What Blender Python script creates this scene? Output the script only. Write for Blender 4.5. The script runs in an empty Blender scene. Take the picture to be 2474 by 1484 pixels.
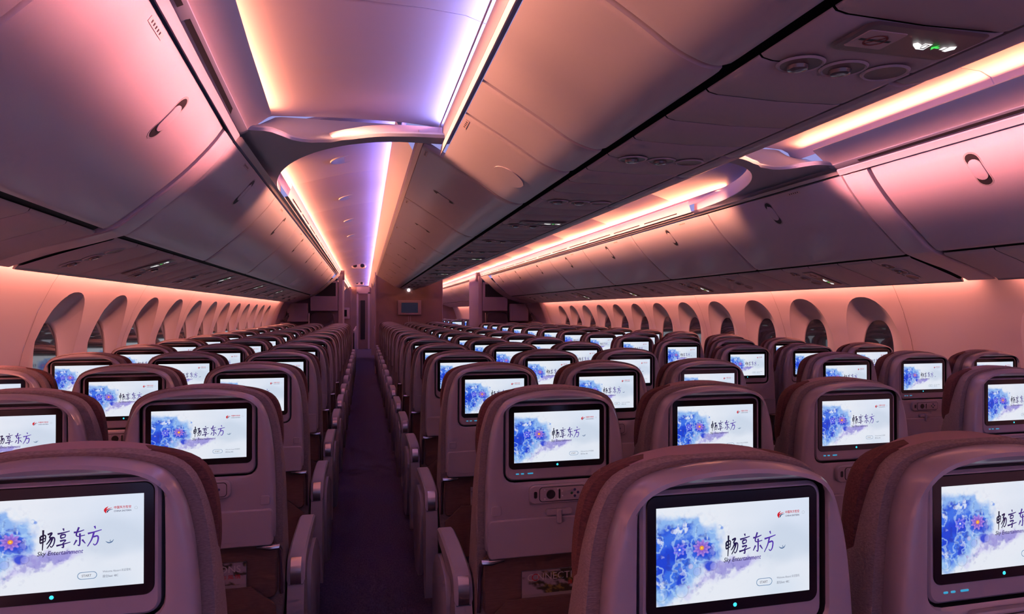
import bpy, bmesh, math, random
import numpy as np
from mathutils import Vector, Matrix
random.seed(7)
SC = bpy.context.scene
COL = SC.collection
PI = math.pi
# ------------------------------------------------------------------ camera, world, lights, exposure
CX, CZ = -0.994, 1.38                      # the camera stands over the aisle
F_PX, YAW, PITCH = 1529.3, 0.2292, 0.0074
cd = bpy.data.cameras.new('camera'); cam = bpy.data.objects.new('camera', cd); COL.objects.link(cam)
cd.sensor_width = 36.0; cd.lens = F_PX / 2474 * 36.0; cd.clip_start = 0.02; cd.clip_end = 100
cam.location = (CX, 0, CZ); cam.rotation_euler = (PI / 2 + PITCH, 0, -YAW)
SC.camera = cam
w = bpy.data.worlds.new('world'); SC.world = w; w.use_nodes = True
w.node_tree.nodes['Background'].inputs[0].default_value = (0.42, 0.40, 0.88, 1)
w.node_tree.nodes['Background'].inputs[1].default_value = 0.80
SC.view_settings.view_transform = 'Standard'; SC.view_settings.look = 'None'
SC.view_settings.exposure = 0.0; SC.view_settings.gamma = 1.0; SC.view_settings.use_curve_mapping = False
cy = SC.cycles
cy.use_adaptive_sampling = True; cy.adaptive_threshold = 0.06; cy.adaptive_min_samples = 20
cy.max_bounces = 5; cy.diffuse_bounces = 4; cy.glossy_bounces = 2; cy.transmission_bounces = 2
cy.caustics_reflective = False; cy.caustics_refractive = False; cy.sample_clamp_indirect = 4.0
cy.use_denoising = True
VIOLET = (0.30, 0.27, 1.0); WARM = (1.0, 0.34, 0.15); BLUE = (0.34, 0.38, 1.0); WALLC = (1.0, 0.30, 0.20); PINK = (1.0, 0.30, 0.27)

def skew(v):
    """the overhead run on the near windows' side turns inwards behind the heavy bin rib"""
    x, y, z = v
    if y < 2.87 and x < -1.25 and z > 1.55:
        x += 0.052 * (2.87 - y)
    return (x, y, z)

def strip_light(name, p0, p1, width, aim, color, power, spread=PI):
    """one fluorescent / diode segment of a cove; aim is where it faces"""
    p0 = Vector(p0); p1 = Vector(p1); mid = (p0 + p1) / 2; L = (p1 - p0).length
    ld = bpy.data.lights.new(name, 'AREA'); ld.shape = 'RECTANGLE'; ld.size = width; ld.size_y = L
    ld.energy = power * L; ld.color = color; ld.spread = spread
    o = bpy.data.objects.new(name, ld); COL.objects.link(o)
    z = -Vector(aim).normalized(); y = (p1 - p0).normalized(); x = y.cross(z).normalized(); z = x.cross(y)
    o.matrix_world = Matrix(((x.x, y.x, z.x, mid.x), (x.y, y.y, z.y, mid.y), (x.z, y.z, z.z, mid.z), (0, 0, 0, 1)))
    return o
def segs(a, b, n):
    return [(a + (b - a) * i / n, a + (b - a) * (i + 1) / n) for i in range(n)]
ORANGE = (1.0, 0.38, 0.22)
for s in (-1, 1):                           # s = -1: camera's aisle, s = 1: the other aisle
    for a, b in segs(-3.0, 3.22, 4):         # wide ceiling over the near rows
        xo = 1.455 if s > 0 else 1.455 - 0.052 * (2.87 - (a + b) / 2)
        strip_light('cove_light', (s * xo, a, 2.295), (s * xo, b - .02, 2.295), 0.03, (-s * 0.6, 0, .8), WARM, 3.2, 2.9)
        strip_light('cove_light', (s * xo, a, 2.300), (s * xo, b - .02, 2.300), 0.02, (-s, 0, -.21), ORANGE, 2.6, .36)
        strip_light('cove_light', (s * 0.615, a, 2.295), (s * 0.615, b - .02, 2.295), 0.03, (s * 0.65, 0, .75), BLUE, 2.4, 2.9)
        strip_light('cove_light', (s * 0.632, a, 2.300), (s * 0.632, b - .02, 2.300), 0.060, (s, 0, -.24), PINK, 3.0, .29)
    for a, b in segs(4.05, 27.0, 12):       # narrow ceiling beyond the arch
        strip_light('cove_light', (s * 1.515, a, 2.262), (s * 1.515, b - .03, 2.262), 0.025, (-s * .85, 0, .35), WARM, 5.2)
        strip_light('cove_light', (s * 0.80, a - .6, 2.405), (s * 0.80, b - .63, 2.405), 0.02, (s * 1, 0, .0), VIOLET, 4.2)
        strip_light('cove_light', (s * 0.845, a, 2.392), (s * 0.845, b - .03, 2.392), 0.012, (s * 1, 0, -.36), ORANGE, 2.4, .34)
    for a, b in segs(-2.6, 2.74, 3) + segs(2.92, 12.1, 6) + segs(15.2, 24, 4):   # wash down the window walls
        strip_light('wall_wash_light', (s * 2.40, a, 1.612), (s * 2.40, b - .02, 1.612), 0.02, (s * .75, 0, -.66), WALLC, 13)

# ------------------------------------------------------------------ materials
MAT = {}
def principled(name, color, rough=.5, metal=0., coat=0., emis=None, estr=0., noise=None, bump=None, spec=.5):
    m = bpy.data.materials.new(name); m.use_nodes = True; nt = m.node_tree; N = nt.nodes
    b = N['Principled BSDF']
    b.inputs['Base Color'].default_value = (*color, 1); b.inputs['Roughness'].default_value = rough
    b.inputs['Metallic'].default_value = metal; b.inputs['Coat Weight'].default_value = coat
    b.inputs['Coat Roughness'].default_value = .15; b.inputs['Specular IOR Level'].default_value = spec
    if emis: b.inputs['Emission Color'].default_value = (*emis, 1); b.inputs['Emission Strength'].default_value = estr
    if noise or bump:
        tc = N.new('ShaderNodeTexCoord')
    if noise:      # (scale xyz, second colour, contrast)
        mp = N.new('ShaderNodeMapping'); nt.links.new(tc.outputs['Object'], mp.inputs[0]); mp.inputs['Scale'].default_value = noise[0]
        nz = N.new('ShaderNodeTexNoise'); nz.inputs['Scale'].default_value = 1; nz.inputs['Detail'].default_value = 3; nt.links.new(mp.outputs[0], nz.inputs[0])
        cr = N.new('ShaderNodeValToRGB'); e = cr.color_ramp.elements
        e[0].position = .5 - noise[2]; e[1].position = .5 + noise[2]; e[0].color = (*noise[1], 1); e[1].color = (*color, 1)
        nt.links.new(nz.outputs[0], cr.inputs[0]); nt.links.new(cr.outputs[0], b.inputs['Base Color'])
    if bump:       # (scale xyz, strength, distance)
        mp = N.new('ShaderNodeMapping'); nt.links.new(tc.outputs['Object'], mp.inputs[0]); mp.inputs['Scale'].default_value = bump[0]
        nz = N.new('ShaderNodeTexNoise'); nz.inputs['Scale'].default_value = 1; nz.inputs['Detail'].default_value = 2; nt.links.new(mp.outputs[0], nz.inputs[0])
        bp = N.new('ShaderNodeBump'); bp.inputs['Strength'].default_value = bump[1]; bp.inputs['Distance'].default_value = bump[2]
        nt.links.new(nz.outputs[0], bp.inputs['Height']); nt.links.new(bp.outputs[0], b.inputs['Normal'])
    MAT[name] = m; return m
principled('bin_plastic', (.58, .52, .58), .38, coat=.12)
principled('rail_plastic', (.42, .38, .40), .42)
principled('rail_pale', (.72, .66, .66), .4)
principled('ceiling_panel', (.72, .61, .71), .5)
principled('arch_plastic', (.46, .50, .60), .5)
principled('wall_plastic', (.64, .56, .60), .5)
principled('reveal_plastic', (.54, .51, .57), .36)
principled('psu_plastic', (.60, .55, .60), .6, spec=.3)
principled('black_gap', (.008, .006, .008), .7)
principled('vent_black', (.02, .018, .02), .6)
principled('seam_grey', (.20, .15, .15), .6)
principled('seat_plastic', (.33, .295, .35), .30, coat=.5)
principled('seat_plastic_dark', (.20, .15, .16), .4)
principled('tray_plastic', (.33, .295, .35), .42)
principled('fabric', (.27, .23, .235), .92, noise=((170, 240, 800), (.14, .11, .12), .30), bump=((70, 300, 500), .5, .002), spec=.2)
principled('fabric_dark', (.13, .055, .055), .92, noise=((60, 300, 420), (.06, .03, .03), .25), bump=((70, 300, 500), .5, .002), spec=.2)
principled('fabric_cover', (.30, .21, .235), .85, bump=((300, 300, 300), .3, .001), spec=.2)
principled('pocket_fabric', (.14, .085, .075), .8, noise=((40, 40, 400), (.09, .055, .05), .3))
principled('metal', (.62, .55, .56), .22, metal=1.)
principled('metal_dark', (.18, .16, .18), .35, metal=.8)
principled('bezel_black', (.006, .005, .007), .12, coat=.4)
principled('rubber_and_groove_shade', (.012, .012, .016), .45)
principled('key_green', (.02, .10, .03), .4); principled('key_white', (.5, .48, .52), .4); principled('key_blue', (.03, .03, .12), .4)
principled('led_cyan', (.02, .3, .4), .3, emis=(.05, .75, 1.0), estr=1.2)
principled('led_icon', (.02, .1, .15), .3, emis=(.04, .45, .75), estr=.7)
principled('pane', (.012, .013, .03), .03, coat=1.0, spec=1.0)
principled('carpet', (.050, .042, .090), .95, noise=((130, 60, 60), (.11, .090, .155), .22), bump=((400, 160, 200), .9, .006), spec=.15)
principled('bulkhead', (.33, .22, .235), .6, noise=((.4, .4, .4), (.22, .135, .13), .3))
principled('partition', (.20, .13, .17), .55)
principled('cabinet', (.44, .34, .42), .45)
principled('dark_recess', (.01, .009, .012), .5)
principled('leather_dark', (.05, .035, .06), .5)
principled('white_lamp', (.9, .9, .9), .4, emis=(1, .95, 1), estr=3)
principled('green_lamp', (.3, .9, .5), .4, emis=(.3, 1, .5), estr=1.5)
principled('sign_white', (.9, .9, .9), .4, emis=(.95, 1, .97), estr=1.1)
principled('sign_green', (.05, .7, .1), .4, emis=(.05, .85, .10), estr=1.0)
principled('ink_red', (.30, .02, .02), .5); principled('ink_black', (.03, .03, .035), .5)
principled('ink_white', (.75, .72, .74), .5)
principled('placard', (.62, .50, .50), .5)
principled('lens_glass', (.16, .14, .15), .15, coat=.5)
m = bpy.data.materials.new('screen_glass'); m.use_nodes = True; MAT['screen_glass'] = m
b = m.node_tree.nodes['Principled BSDF']; at = m.node_tree.nodes.new('ShaderNodeAttribute'); at.attribute_name = 'picture'
b.inputs['Base Color'].default_value = (.01, .01, .01, 1); b.inputs['Roughness'].default_value = .25
m.node_tree.links.new(at.outputs['Color'], b.inputs['Emission Color']); b.inputs['Emission Strength'].default_value = 0.97
m = bpy.data.materials.new('printed'); m.use_nodes = True; MAT['printed'] = m
b = m.node_tree.nodes['Principled BSDF']; at = m.node_tree.nodes.new('ShaderNodeAttribute'); at.attribute_name = 'picture'
b.inputs['Roughness'].default_value = .35; m.node_tree.links.new(at.outputs['Color'], b.inputs['Base Color'])

# ------------------------------------------------------------------ mesh building
class MB:
    def __init__(s): s.v = []; s.f = []; s.m = []; s.names = []; s.cur = 0
    def mat(s, name):
        if name not in s.names: s.names.append(name)
        s.cur = s.names.index(name); return s
    def add(s, vs, fs):
        o = len(s.v); s.v += [tuple(p) for p in vs]
        for f in fs: s.f.append(tuple(i + o for i in f)); s.m.append(s.cur)
        return s
    def box(s, x0, x1, y0, y1, z0, z1):
        return s.add([(x0,y0,z0),(x1,y0,z0),(x1,y1,z0),(x0,y1,z0),(x0,y0,z1),(x1,y0,z1),(x1,y1,z1),(x0,y1,z1)],
                     [(0,3,2,1),(4,5,6,7),(0,1,5,4),(1,2,6,5),(2,3,7,6),(3,0,4,7)])
    def loft(s, rings, closed=True, cap0=False, cap1=False, flip=False):
        n = len(rings[0]); vs = [p for r in rings for p in r]; fs = []
        for i in range(len(rings) - 1):
            for j in range(n if closed else n - 1):
                k = (j + 1) % n; f = (i*n+j, i*n+k, (i+1)*n+k, (i+1)*n+j)
                fs.append(f[::-1] if flip else f)
        if cap0: f = tuple(range(n)); fs.append(f if flip else f[::-1])
        if cap1: f = tuple((len(rings)-1)*n+j for j in range(n)); fs.append(f[::-1] if flip else f)
        return s.add(vs, fs)
    def tube(s, path, r, n=10, caps=True):
        rings = []; P = [Vector(p) for p in path]
        for i, p in enumerate(P):
            t = ((P[min(i+1, len(P)-1)] - P[max(i-1, 0)])).normalized()
            a = t.orthogonal() if i == 0 else (pa - t * pa.dot(t))
            a.normalize(); pa = a; b = t.cross(a); rr = r[i] if isinstance(r, (list, tuple)) else r
            rings.append([p + (a*math.cos(2*PI*j/n) + b*math.sin(2*PI*j/n))*rr for j in range(n)])
        return s.loft(rings, True, caps, caps)
    def panel(s, cx, cz, w, h, r, y0, y1, ch=.003, n=6):
        """rounded rectangle facing -y (towards the camera), y0 nearest, chamfered front edge"""
        def rr(w, h, r, y):
            out = []
            for (sx, sz, a0) in ((1, 1, 0), (-1, 1, PI/2), (-1, -1, PI), (1, -1, 3*PI/2)):
                for k in range(n + 1):
                    a = a0 + PI/2*k/n; out.append((cx + sx*(w/2-r) + r*math.cos(a), y, cz + sz*(h/2-r) + r*math.sin(a)))
            return out
        return s.loft([rr(w-2*ch, h-2*ch, max(r-ch, .0005), y0), rr(w, h, r, y0+ch), rr(w, h, r, y1)], True, True, True, flip=False)
    def disc(s, cx, cz, r, y0, y1, n=20, ch=.001, rz=None):
        rz = rz or r
        R = lambda k, y: [(cx + k*r*math.cos(2*PI*j/n), y, cz + k*rz*math.sin(2*PI*j/n)) for j in range(n)]
        return s.loft([R(1-ch/r, y0), R(1, y0+ch), R(1, y1)], True, True, True)
    def build(s, name, parent=None, mat=None, angle=35, T=None, loc=None):
        me = bpy.data.meshes.new(name)
        vs = [T(v) for v in s.v] if T else s.v
        me.from_pydata(vs, [], s.f)
        for nm in (s.names or [mat]): me.materials.append(MAT[nm])
        if s.names: me.polygons.foreach_set('material_index', s.m)
        bm = bmesh.new(); bm.from_mesh(me); bmesh.ops.recalc_face_normals(bm, faces=bm.faces); bm.to_mesh(me); bm.free()
        me.polygons.foreach_set('use_smooth', [True]*len(me.polygons)); me.set_sharp_from_angle(angle=math.radians(angle)); me.update()
        o = bpy.data.objects.new(name, me); COL.objects.link(o)
        if parent: o.parent = parent
        if loc: o.location = loc
        return o
def one(mat): return MB().mat(mat)
def thing(name, label, cat, loc=(0,0,0), group=None):
    o = bpy.data.objects.new(name, None); COL.objects.link(o); o.empty_display_size = .05; o.location = loc
    return tag(o, label, cat, group)
def tag(o, label, cat, group=None):
    o['label'] = label; o['category'] = cat
    if group: o['group'] = group
    return o
def struct(o): o['kind'] = 'structure'; return o
def dup(o, parent=None):
    c = o.copy(); COL.objects.link(c); c.parent = parent
    for ch in list(o.children): dup(ch, c)
    return c
def project(x, y, z):
    X, Y, Z = x - CX, y, z - CZ; c, s_ = math.cos(YAW), math.sin(YAW)
    r = X*c - Y*s_; d = X*s_ + Y*c
    cp, sp = math.cos(PITCH), math.sin(PITCH); d2 = d*cp + Z*sp; u2 = -d*sp + Z*cp
    return (1237 + F_PX*r/d2, 742 - F_PX*u2/d2, d2)
def rayring(poly, cx, cz, angs):
    """points of closed polygon poly [(x,z)] met by rays from (cx,cz)"""
    out = []; n = len(poly)
    for a in angs:
        dx, dz = math.cos(a), math.sin(a); best = None
        for i in range(n):
            x0, z0 = poly[i][0]-cx, poly[i][1]-cz; x1, z1 = poly[(i+1)%n][0]-cx, poly[(i+1)%n][1]-cz
            ex, ez = x1-x0, z1-z0; den = dx*ez - dz*ex
            if abs(den) < 1e-12: continue
            t = (x0*ez - z0*ex)/den; u = (x0*dz - z0*dx)/den
            if t > 0 and -1e-6 <= u <= 1+1e-6 and (best is None or t > best): best = t
        out.append((cx+dx*best, cz+dz*best))
    return out
def smooth_poly(pts, it=2):
    for _ in range(it):
        q = []
        for i in range(len(pts)):
            a, b = pts[i], pts[(i+1) % len(pts)]
            q += [(a[0]*.75+b[0]*.25, a[1]*.75+b[1]*.25), (a[0]*.25+b[0]*.75, a[1]*.25+b[1]*.75)]
        pts = q
    return pts
def smooth_line(pts, it=2):
    for _ in range(it):
        q = [pts[0]]
        for i in range(len(pts)-1):
            a, b = pts[i], pts[i+1]
            q += [tuple(a[k]*.75+b[k]*.25 for k in range(len(a))), tuple(a[k]*.25+b[k]*.75 for k in range(len(a)))]
        q.append(pts[-1]); pts = q
    return pts
def text_geo(s, size, shear=0., spacing=1., bold=0.):
    """flat glyph polygons: verts (x,z) and faces, centred left on x=0, baseline z=0"""
    c = bpy.data.curves.new('t', 'FONT'); c.body = s; c.size = size; c.shear = shear; c.space_character = spacing
    c.resolution_u = 3; c.offset = bold
    o = bpy.data.objects.new('t', c); COL.objects.link(o)
    me = o.to_mesh(); vs = [(v.co.x, v.co.y) for v in me.vertices]; fs = [tuple(p.vertices) for p in me.polygons]
    o.to_mesh_clear(); bpy.data.objects.remove(o); bpy.data.curves.remove(c)
    return vs, fs
def fit_text(s, x0, z0, w=None, h=None, **k):
    vs, fs = text_geo(s, 1.0, **k)
    if not vs: return [], []
    ax = min(v[0] for v in vs); bx = max(v[0] for v in vs); az = min(v[1] for v in vs); bz = max(v[1] for v in vs)
    sx = w/(bx-ax) if w else None; sz = h/(bz-az) if h else sx; sx = sx or sz
    return [(x0+(v[0]-ax)*sx, z0+(v[1]-az)*sz) for v in vs], fs
def ribbon(pts, widths):
    """brush stroke as a flat ribbon, pts (x,z)"""
    n = len(pts); P = smooth_line([(p[0], p[1], w_) for p, w_ in zip(pts, widths)], 2)
    vs = []
    for i, p in enumerate(P):
        a = P[max(i-1, 0)]; b = P[min(i+1, len(P)-1)]; dx, dz = b[0]-a[0], b[1]-a[1]; L = math.hypot(dx, dz) or 1
        vs += [(p[0]-dz/L*p[2], p[1]+dx/L*p[2]), (p[0]+dz/L*p[2], p[1]-dx/L*p[2])]
    return vs, [(2*i, 2*i+1, 2*i+3, 2*i+2) for i in range(len(P)-1)]

def _vn(x,y,seed):
    xi=np.floor(x).astype(np.int64); yi=np.floor(y).astype(np.int64); xf=x-xi; yf=y-yi
    def h(a,b):
        n=(a*374761393+b*668265263+seed*1442695041)&0xffffffff
        n=((n^(n>>13))*1274126177)&0xffffffff
        return ((n^(n>>16))&0xffff)/65535.0
    sx=xf*xf*(3-2*xf); sy=yf*yf*(3-2*yf)
    a=h(xi,yi)*(1-sx)+h(xi+1,yi)*sx; b=h(xi,yi+1)*(1-sx)+h(xi+1,yi+1)*sx
    return a*(1-sy)+b*sy
def fbm(x,y,seed=0,o=4):
    s=0;a=.5;t=0
    for k in range(o):
        s=s+a*_vn(x,y,seed+k*7);t+=a;a*=.5;x=x*2.03+3.1;y=y*2.03+1.7
    return s/t
def ss(a,b,x):
    t=np.clip((x-a)/(b-a),0,1); return t*t*(3-2*t)
def art(u,v):
    """flower wallpaper of the seat screens as linear colour; u right, v down, both 0-1"""
    A=1.78; x=u*A; y=v; x=np.asarray(x,float)
    wx=fbm(x*5,y*5,11)-.5; wy=fbm(x*5+9,y*5+4,12)-.5
    X=x+wx*.16; Y=y+wy*.16
    col=np.stack([.80-.10*ss(.3,1,u)*ss(1,.2,v),.84-.06*ss(.3,1,u)*ss(1,.2,v),.92+0*u],-1)
    cl=fbm(x*1.4+2,y*2.2,5,3)
    k=(ss(.45,.75,cl)*ss(.35,.8,u)*.55)[...,None]; col=col*(1-k)+np.array([.52,.62,.76])*k
    k=(np.exp(-((u-.8)**2/.03+(v-.95)**2/.02))*.35)[...,None]; col=col*(1-k)+np.array([.5,.66,.84])*k
    def blob(cx,cy,rx,ry,p=1.): return p*np.exp(-(((X-cx*A)/rx)**2+((Y-cy)/ry)**2))
    def lay(mask,c,a=1.):
        nonlocal col
        m=np.clip(mask*a,0,1)[...,None]; col=col*(1-m)+np.array(c)*m
    n1=fbm(x*9,y*9,21,5); n2=fbm(x*16+5,y*16,33,4); rid=1-np.abs(2*fbm(x*8+1,y*8+2,44,4)-1)
    wash=blob(.05,.30,.20,.20)+blob(.12,.52,.30,.26)+blob(.30,.42,.20,.18)+blob(.04,.75,.22,.24)+blob(.2,.2,.14,.07,.6)
    lav=blob(.42,.66,.34,.09)+blob(.55,.62,.22,.06,.8)+blob(.30,.80,.30,.08,.6)+blob(.18,.9,.2,.08,.6)
    lay(ss(.30,.85,lav*(.25+n1*1.2)),(.50,.44,.86),.6)
    lay(ss(.42,.62,lav*(.15+n2)),(.12,.09,.58),.55)
    lay(ss(.20,.55,wash*(.45+n1)),(.20,.42,.86),.9)
    lay(ss(.55,.95,wash*(.35+n2)),(.02,.13,.78),.9)
    deep=blob(.14,.45,.13,.12)+blob(.31,.50,.15,.14,.9)+blob(.03,.62,.08,.15)+blob(.05,.22,.07,.07,.8)+blob(.155,.74,.06,.08)+blob(.33,.66,.08,.05,.7)
    lay(ss(.25,.70,deep*(.4+n1)),(.01,.05,.66),.95)
    lay(ss(.86,.97,rid)*np.clip(wash*1.2,0,1),(.50,.74,.96),.5)
    lay(ss(.60,.72,n2)*np.clip(wash,0,1)*(1-np.clip(deep,0,1)),(.85,.90,.97),.8)
    lay(ss(.62,.78,fbm(x*22,y*22,71,3))*np.clip(wash+lav*.5,0,1),(.02,.04,.40),.5)
    for (cx,cy,r,c) in ((.215,.62,.028,(.75,.62,.85)),(.36,.64,.040,(.40,.42,.9)),(.255,.68,.045,(.35,.42,.88)),(.15,.64,.022,(.2,.2,.6)),(.125,.60,.014,(.1,.1,.5)),(.20,.83,.018,(.45,.3,.8)),(.255,.825,.014,(.05,.22,.55)),(.03,.88,.07,(.35,.6,.93)),(.16,.86,.07,(.50,.68,.93))):
        d=np.hypot(x-cx*A,y-cy); m=ss(r,r*.8,d); lay(m,c,.45); lay(ss(r*.12,0,np.abs(d-r)),tuple(q*.5 for q in c),.45)
    for (cx,cy,R,n,cp) in ((.285,.44,.105,9,(.24,.10,.60)),(.145,.44,.075,7,(.03,.10,.80))):
        dx=x-cx*A; dy=(y-cy)*1.1; r=np.hypot(dx,dy); th=np.arctan2(dy,dx)
        for ph,s in ((0,1.),(.35,.72)):
            w=np.abs(np.cos((th+ph)*n/2)); Rr=R*s*(.30+.70*w**.7)
            lay(ss(Rr,Rr*.86,r),cp,.9); lay(ss(Rr*.35,Rr*.9,r)*ss(Rr,Rr*.93,r)*w**3,(.55,.38,.92),.55)
        if n==9: lay(ss(.030,.022,r),(.85,.32,.04)); lay(ss(.014,.006,r),(.95,.75,.12))
        else: lay(ss(.016,.008,r),(.8,.85,.95))
    d=np.abs(np.hypot((x-.40*A)*1.,(y-.24))-.022); lay(ss(.008,0,d)*ss(0,.03,x-.385*A),(.12,.35,.8),.5)
    d=np.hypot(x-.415*A,(y-.25)); lay(ss(.024,.008,d),(.10,.26,.78),.8)
    return np.clip(col,0,1)
# ------------------------------------------------------------------ the screen picture (one mesh, colours per vertex)
SW, SH = .243, .1355
CALLI = {
 '畅': [[(.25,.0),(.24,.5),(.20,1.0)],[(.08,.32),(.05,.64)],[(.08,.32),(.42,.22),(.37,.56)],[(.1,.48),(.38,.40)],[(.06,.64),(.38,.55)],[(.52,.24),(.85,.13),(.56,.43),(.97,.36),(.92,.72),(.74,.9),(.68,.8)],[(.72,.42),(.60,.58),(.44,.72)],[(.82,.42),(.70,.68),(.48,.92)]],
 '享': [[(.5,-.02),(.54,.1)],[(.15,.24),(.5,.2),(.90,.13)],[(.36,.30),(.33,.46)],[(.36,.30),(.66,.27),(.6,.44)],[(.34,.46),(.6,.43)],[(.30,.60),(.72,.54),(.50,.70)],[(.50,.70),(.53,.95),(.40,.90)],[(.08,.82),(.5,.76),(.95,.68)]],
 '东': [[(.18,.22),(.5,.20),(.82,.12)],[(.50,-.03),(.25,.46),(.88,.38)],[(.56,.28),(.56,.93),(.42,.84)],[(.36,.60),(.18,.84)],[(.70,.60),(.90,.80)]],
 '方': [[(.50,-.04),(.56,.10)],[(.08,.32),(.5,.26),(.95,.17)],[(.46,.28),(.34,.62),(.06,.96)],[(.42,.50),(.76,.44),(.70,.80),(.52,.94),(.42,.84)]]}
def screen_mesh(W, H, detail):
    us = np.linspace(0, 1, W + 1); vs_ = np.linspace(0, 1, H + 1); U, V = np.meshgrid(us, vs_)
    C = art(U, V).reshape(-1, 3)
    X = (U.ravel() - .5)*SW; Z = (.5 - V.ravel())*SH
    verts = np.stack([X, np.zeros_like(X), Z], -1)
    idx = np.arange((W+1)*(H+1)).reshape(H+1, W+1)
    quads = np.stack([idx[:-1, :-1].ravel(), idx[1:, :-1].ravel(), idx[1:, 1:].ravel(), idx[:-1, 1:].ravel()], -1)
    gv, gf, gc = [], [], []; lvl = [0]
    def put(vs, fs, col, uv=True):
        """vs in picture units: x 0-1.78, z 0-1 upwards from the bottom"""
        if not vs: return
        o = len(gv); lvl[0] += 1
        for p in vs:
            gv.append(((p[0]/1.78-.5)*SW, -.0003-.00001*lvl[0], (p[1]-.5)*SH)); gc.append(col(p) if callable(col) else col)
        for f in fs: gf.append(tuple(i+o for i in f))
    ink = lambda p: tuple(np.array((.004, .004, .03))*(1-np.clip((p[0]-.85)/.5, 0, 1)) + np.array((.10, .04, .45))*np.clip((p[0]-.85)/.5, 0, 1))
    x0 = .435*1.78
    for i, ch in enumerate('畅享东方'):
        cs = .145
        for st in CALLI[ch]:
            pts = [(x0 + i*cs*1.03 + p[0]*cs*1.06, .665 - p[1]*cs*1.50) for p in st]
            n = len(pts); ws = [.0098 - .0052*k/(n-1) for k in range(n)]
            v_, f_ = ribbon(pts, ws); put(v_, f_, ink)
    if detail:
        put(*fit_text('Sky Entertainment', .425*1.78, .375, w=.245*1.78, h=.062, shear=.25, bold=.008), ink)
        put(*fit_text('中国东方航空', .835*1.78, .845, w=.095*1.78, h=.032, bold=.02), (.55, .01, .03))
        put(*fit_text('CHINA EASTERN', .835*1.78, .812, w=.095*1.78, h=.018, bold=.01), (.03, .03, .10))
        put(*fit_text('START', .662*1.78, .128, w=.052*1.78, h=.026, bold=.01), (.18, .16, .18))
        put(*fit_text('Welcome Aboard 欢迎登机', .775*1.78, .158, w=.155*1.78, h=.028), (.16, .18, .26))
        put(*fit_text('座位Seat: 48C', .775*1.78, .105, w=.085*1.78, h=.030), (.10, .11, .18))
        q, r, cx, cz, hw = [], .040, .6915*1.78, .142, .055   # start button outline
        for s0 in (0, 1):
            for k in range(13):
                a = -PI/2 + PI*k/12 + s0*PI; q.append((cx + (hw if s0 == 0 else -hw) + r*math.cos(a), cz + r*math.sin(a)))
        qi = [((p[0]-cx)*.93+cx, (p[1]-cz)*.84+cz) for p in q]; n = len(q)
        put(q + qi, [(i, (i+1) % n, n+(i+1) % n, n+i) for i in range(n)], (.16, .28, .46))
        c = [(.957*1.78+.016*math.cos(2*PI*k/20), .845+.016*math.sin(2*PI*k/20)) for k in range(20)]
        ci = [(.957*1.78+.0135*math.cos(2*PI*k/20), .845+.0135*math.sin(2*PI*k/20)) for k in range(20)]
        put(c + ci, [(i, (i+1) % 20, 20+(i+1) % 20, 20+i) for i in range(20)], (.4, .42, .5))
        for pts, ws, cl in (([(.792*1.78,.805),(.783*1.78,.842),(.803*1.78,.875)], [.004,.013,.002], (.62,.01,.02)),
                            ([(.788*1.78,.822),(.797*1.78,.845),(.825*1.78,.862)], [.008,.006,.001], (.62,.01,.02)),
                            ([(.797*1.78,.812),(.805*1.78,.838),(.829*1.78,.845)], [.006,.005,.001], (.01,.02,.10)),
                            ([(.79*1.78,.50),(.805*1.78,.478),(.825*1.78,.485),(.835*1.78,.515)], [.001,.007,.006,.001], (.10,.18,.34)),
                            ([(.818*1.78,.512),(.812*1.78,.498),(.822*1.78,.492)], [.002,.003,.002], (.10,.18,.34))):
            v_, f_ = ribbon(pts, ws); put(v_, f_, cl)
    else:
        v_, f_ = ribbon([(.792*1.78,.805),(.783*1.78,.842),(.803*1.78,.875)], [.004,.013,.002]); put(v_, f_, (.62,.01,.02))
        put([(.835*1.78,.84),(.93*1.78,.84),(.93*1.78,.872),(.835*1.78,.872)], [(0,1,2,3)], (.72,.25,.3))
    nv = len(verts); me = bpy.data.meshes.new('screen')
    allv = np.concatenate([verts, np.array(gv)]) if gv else verts
    me.from_pydata(allv.tolist(), [], quads.tolist() + [tuple(i+nv for i in f) for f in gf])
    ca = me.color_attributes.new('picture', 'FLOAT_COLOR', 'POINT')
    cols = np.concatenate([C, np.array(gc)]) if gc else C
    ca.data.foreach_set('color', np.concatenate([cols, np.ones((len(cols), 1))], 1).astype(np.float32).ravel())
    me.materials.append(MAT['screen_glass']); me.update()
    return me
SCREEN = {'hi': screen_mesh(500, 280, True), 'mid': screen_mesh(240, 134, True), 'low': screen_mesh(72, 40, False)}

# ------------------------------------------------------------------ seat
OUT = [(.0,1.166),(.05,1.164),(.10,1.156),(.135,1.1445),(.157,1.127),(.171,1.102),(.181,1.070),(.189,1.03),(.195,.97),(.199,.90),(.200,.80),(.200,.722)]
OUTL = OUT + [(-x, z) for x, z in OUT[::-1][:-1]]
ANG = [2*PI*k/96 - PI/2 for k in range(96)]
def outline(k_side, k_top, zb):
    """the shell outline pushed out by k_side / k_top, its straight sides carried down to zb"""
    up = []
    for x, z in OUT[:-1]:
        t = min(max((z - 1.03)/.13, 0), 1); up.append((x + k_side if x > 0 else x, z + k_top*t))
    up.append((.2 + k_side, zb + .02)); up.append((.2 + k_side - .02, zb))
    return smooth_poly(up + [(-x, z) for x, z in up[::-1] if x > 0], 1)
def ring(poly, y, inset=0., c=(0, 1.0), lean=None):
    pts = rayring(poly, c[0], c[1], ANG); out = []
    for x, z in pts:
        L = math.hypot(x-c[0], z-c[1]); k = (L-inset)/L; X, Z = c[0]+(x-c[0])*k, c[1]+(z-c[1])*k
        out.append((X, y + (lean(Z) if lean else 0), Z))
    return out
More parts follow.
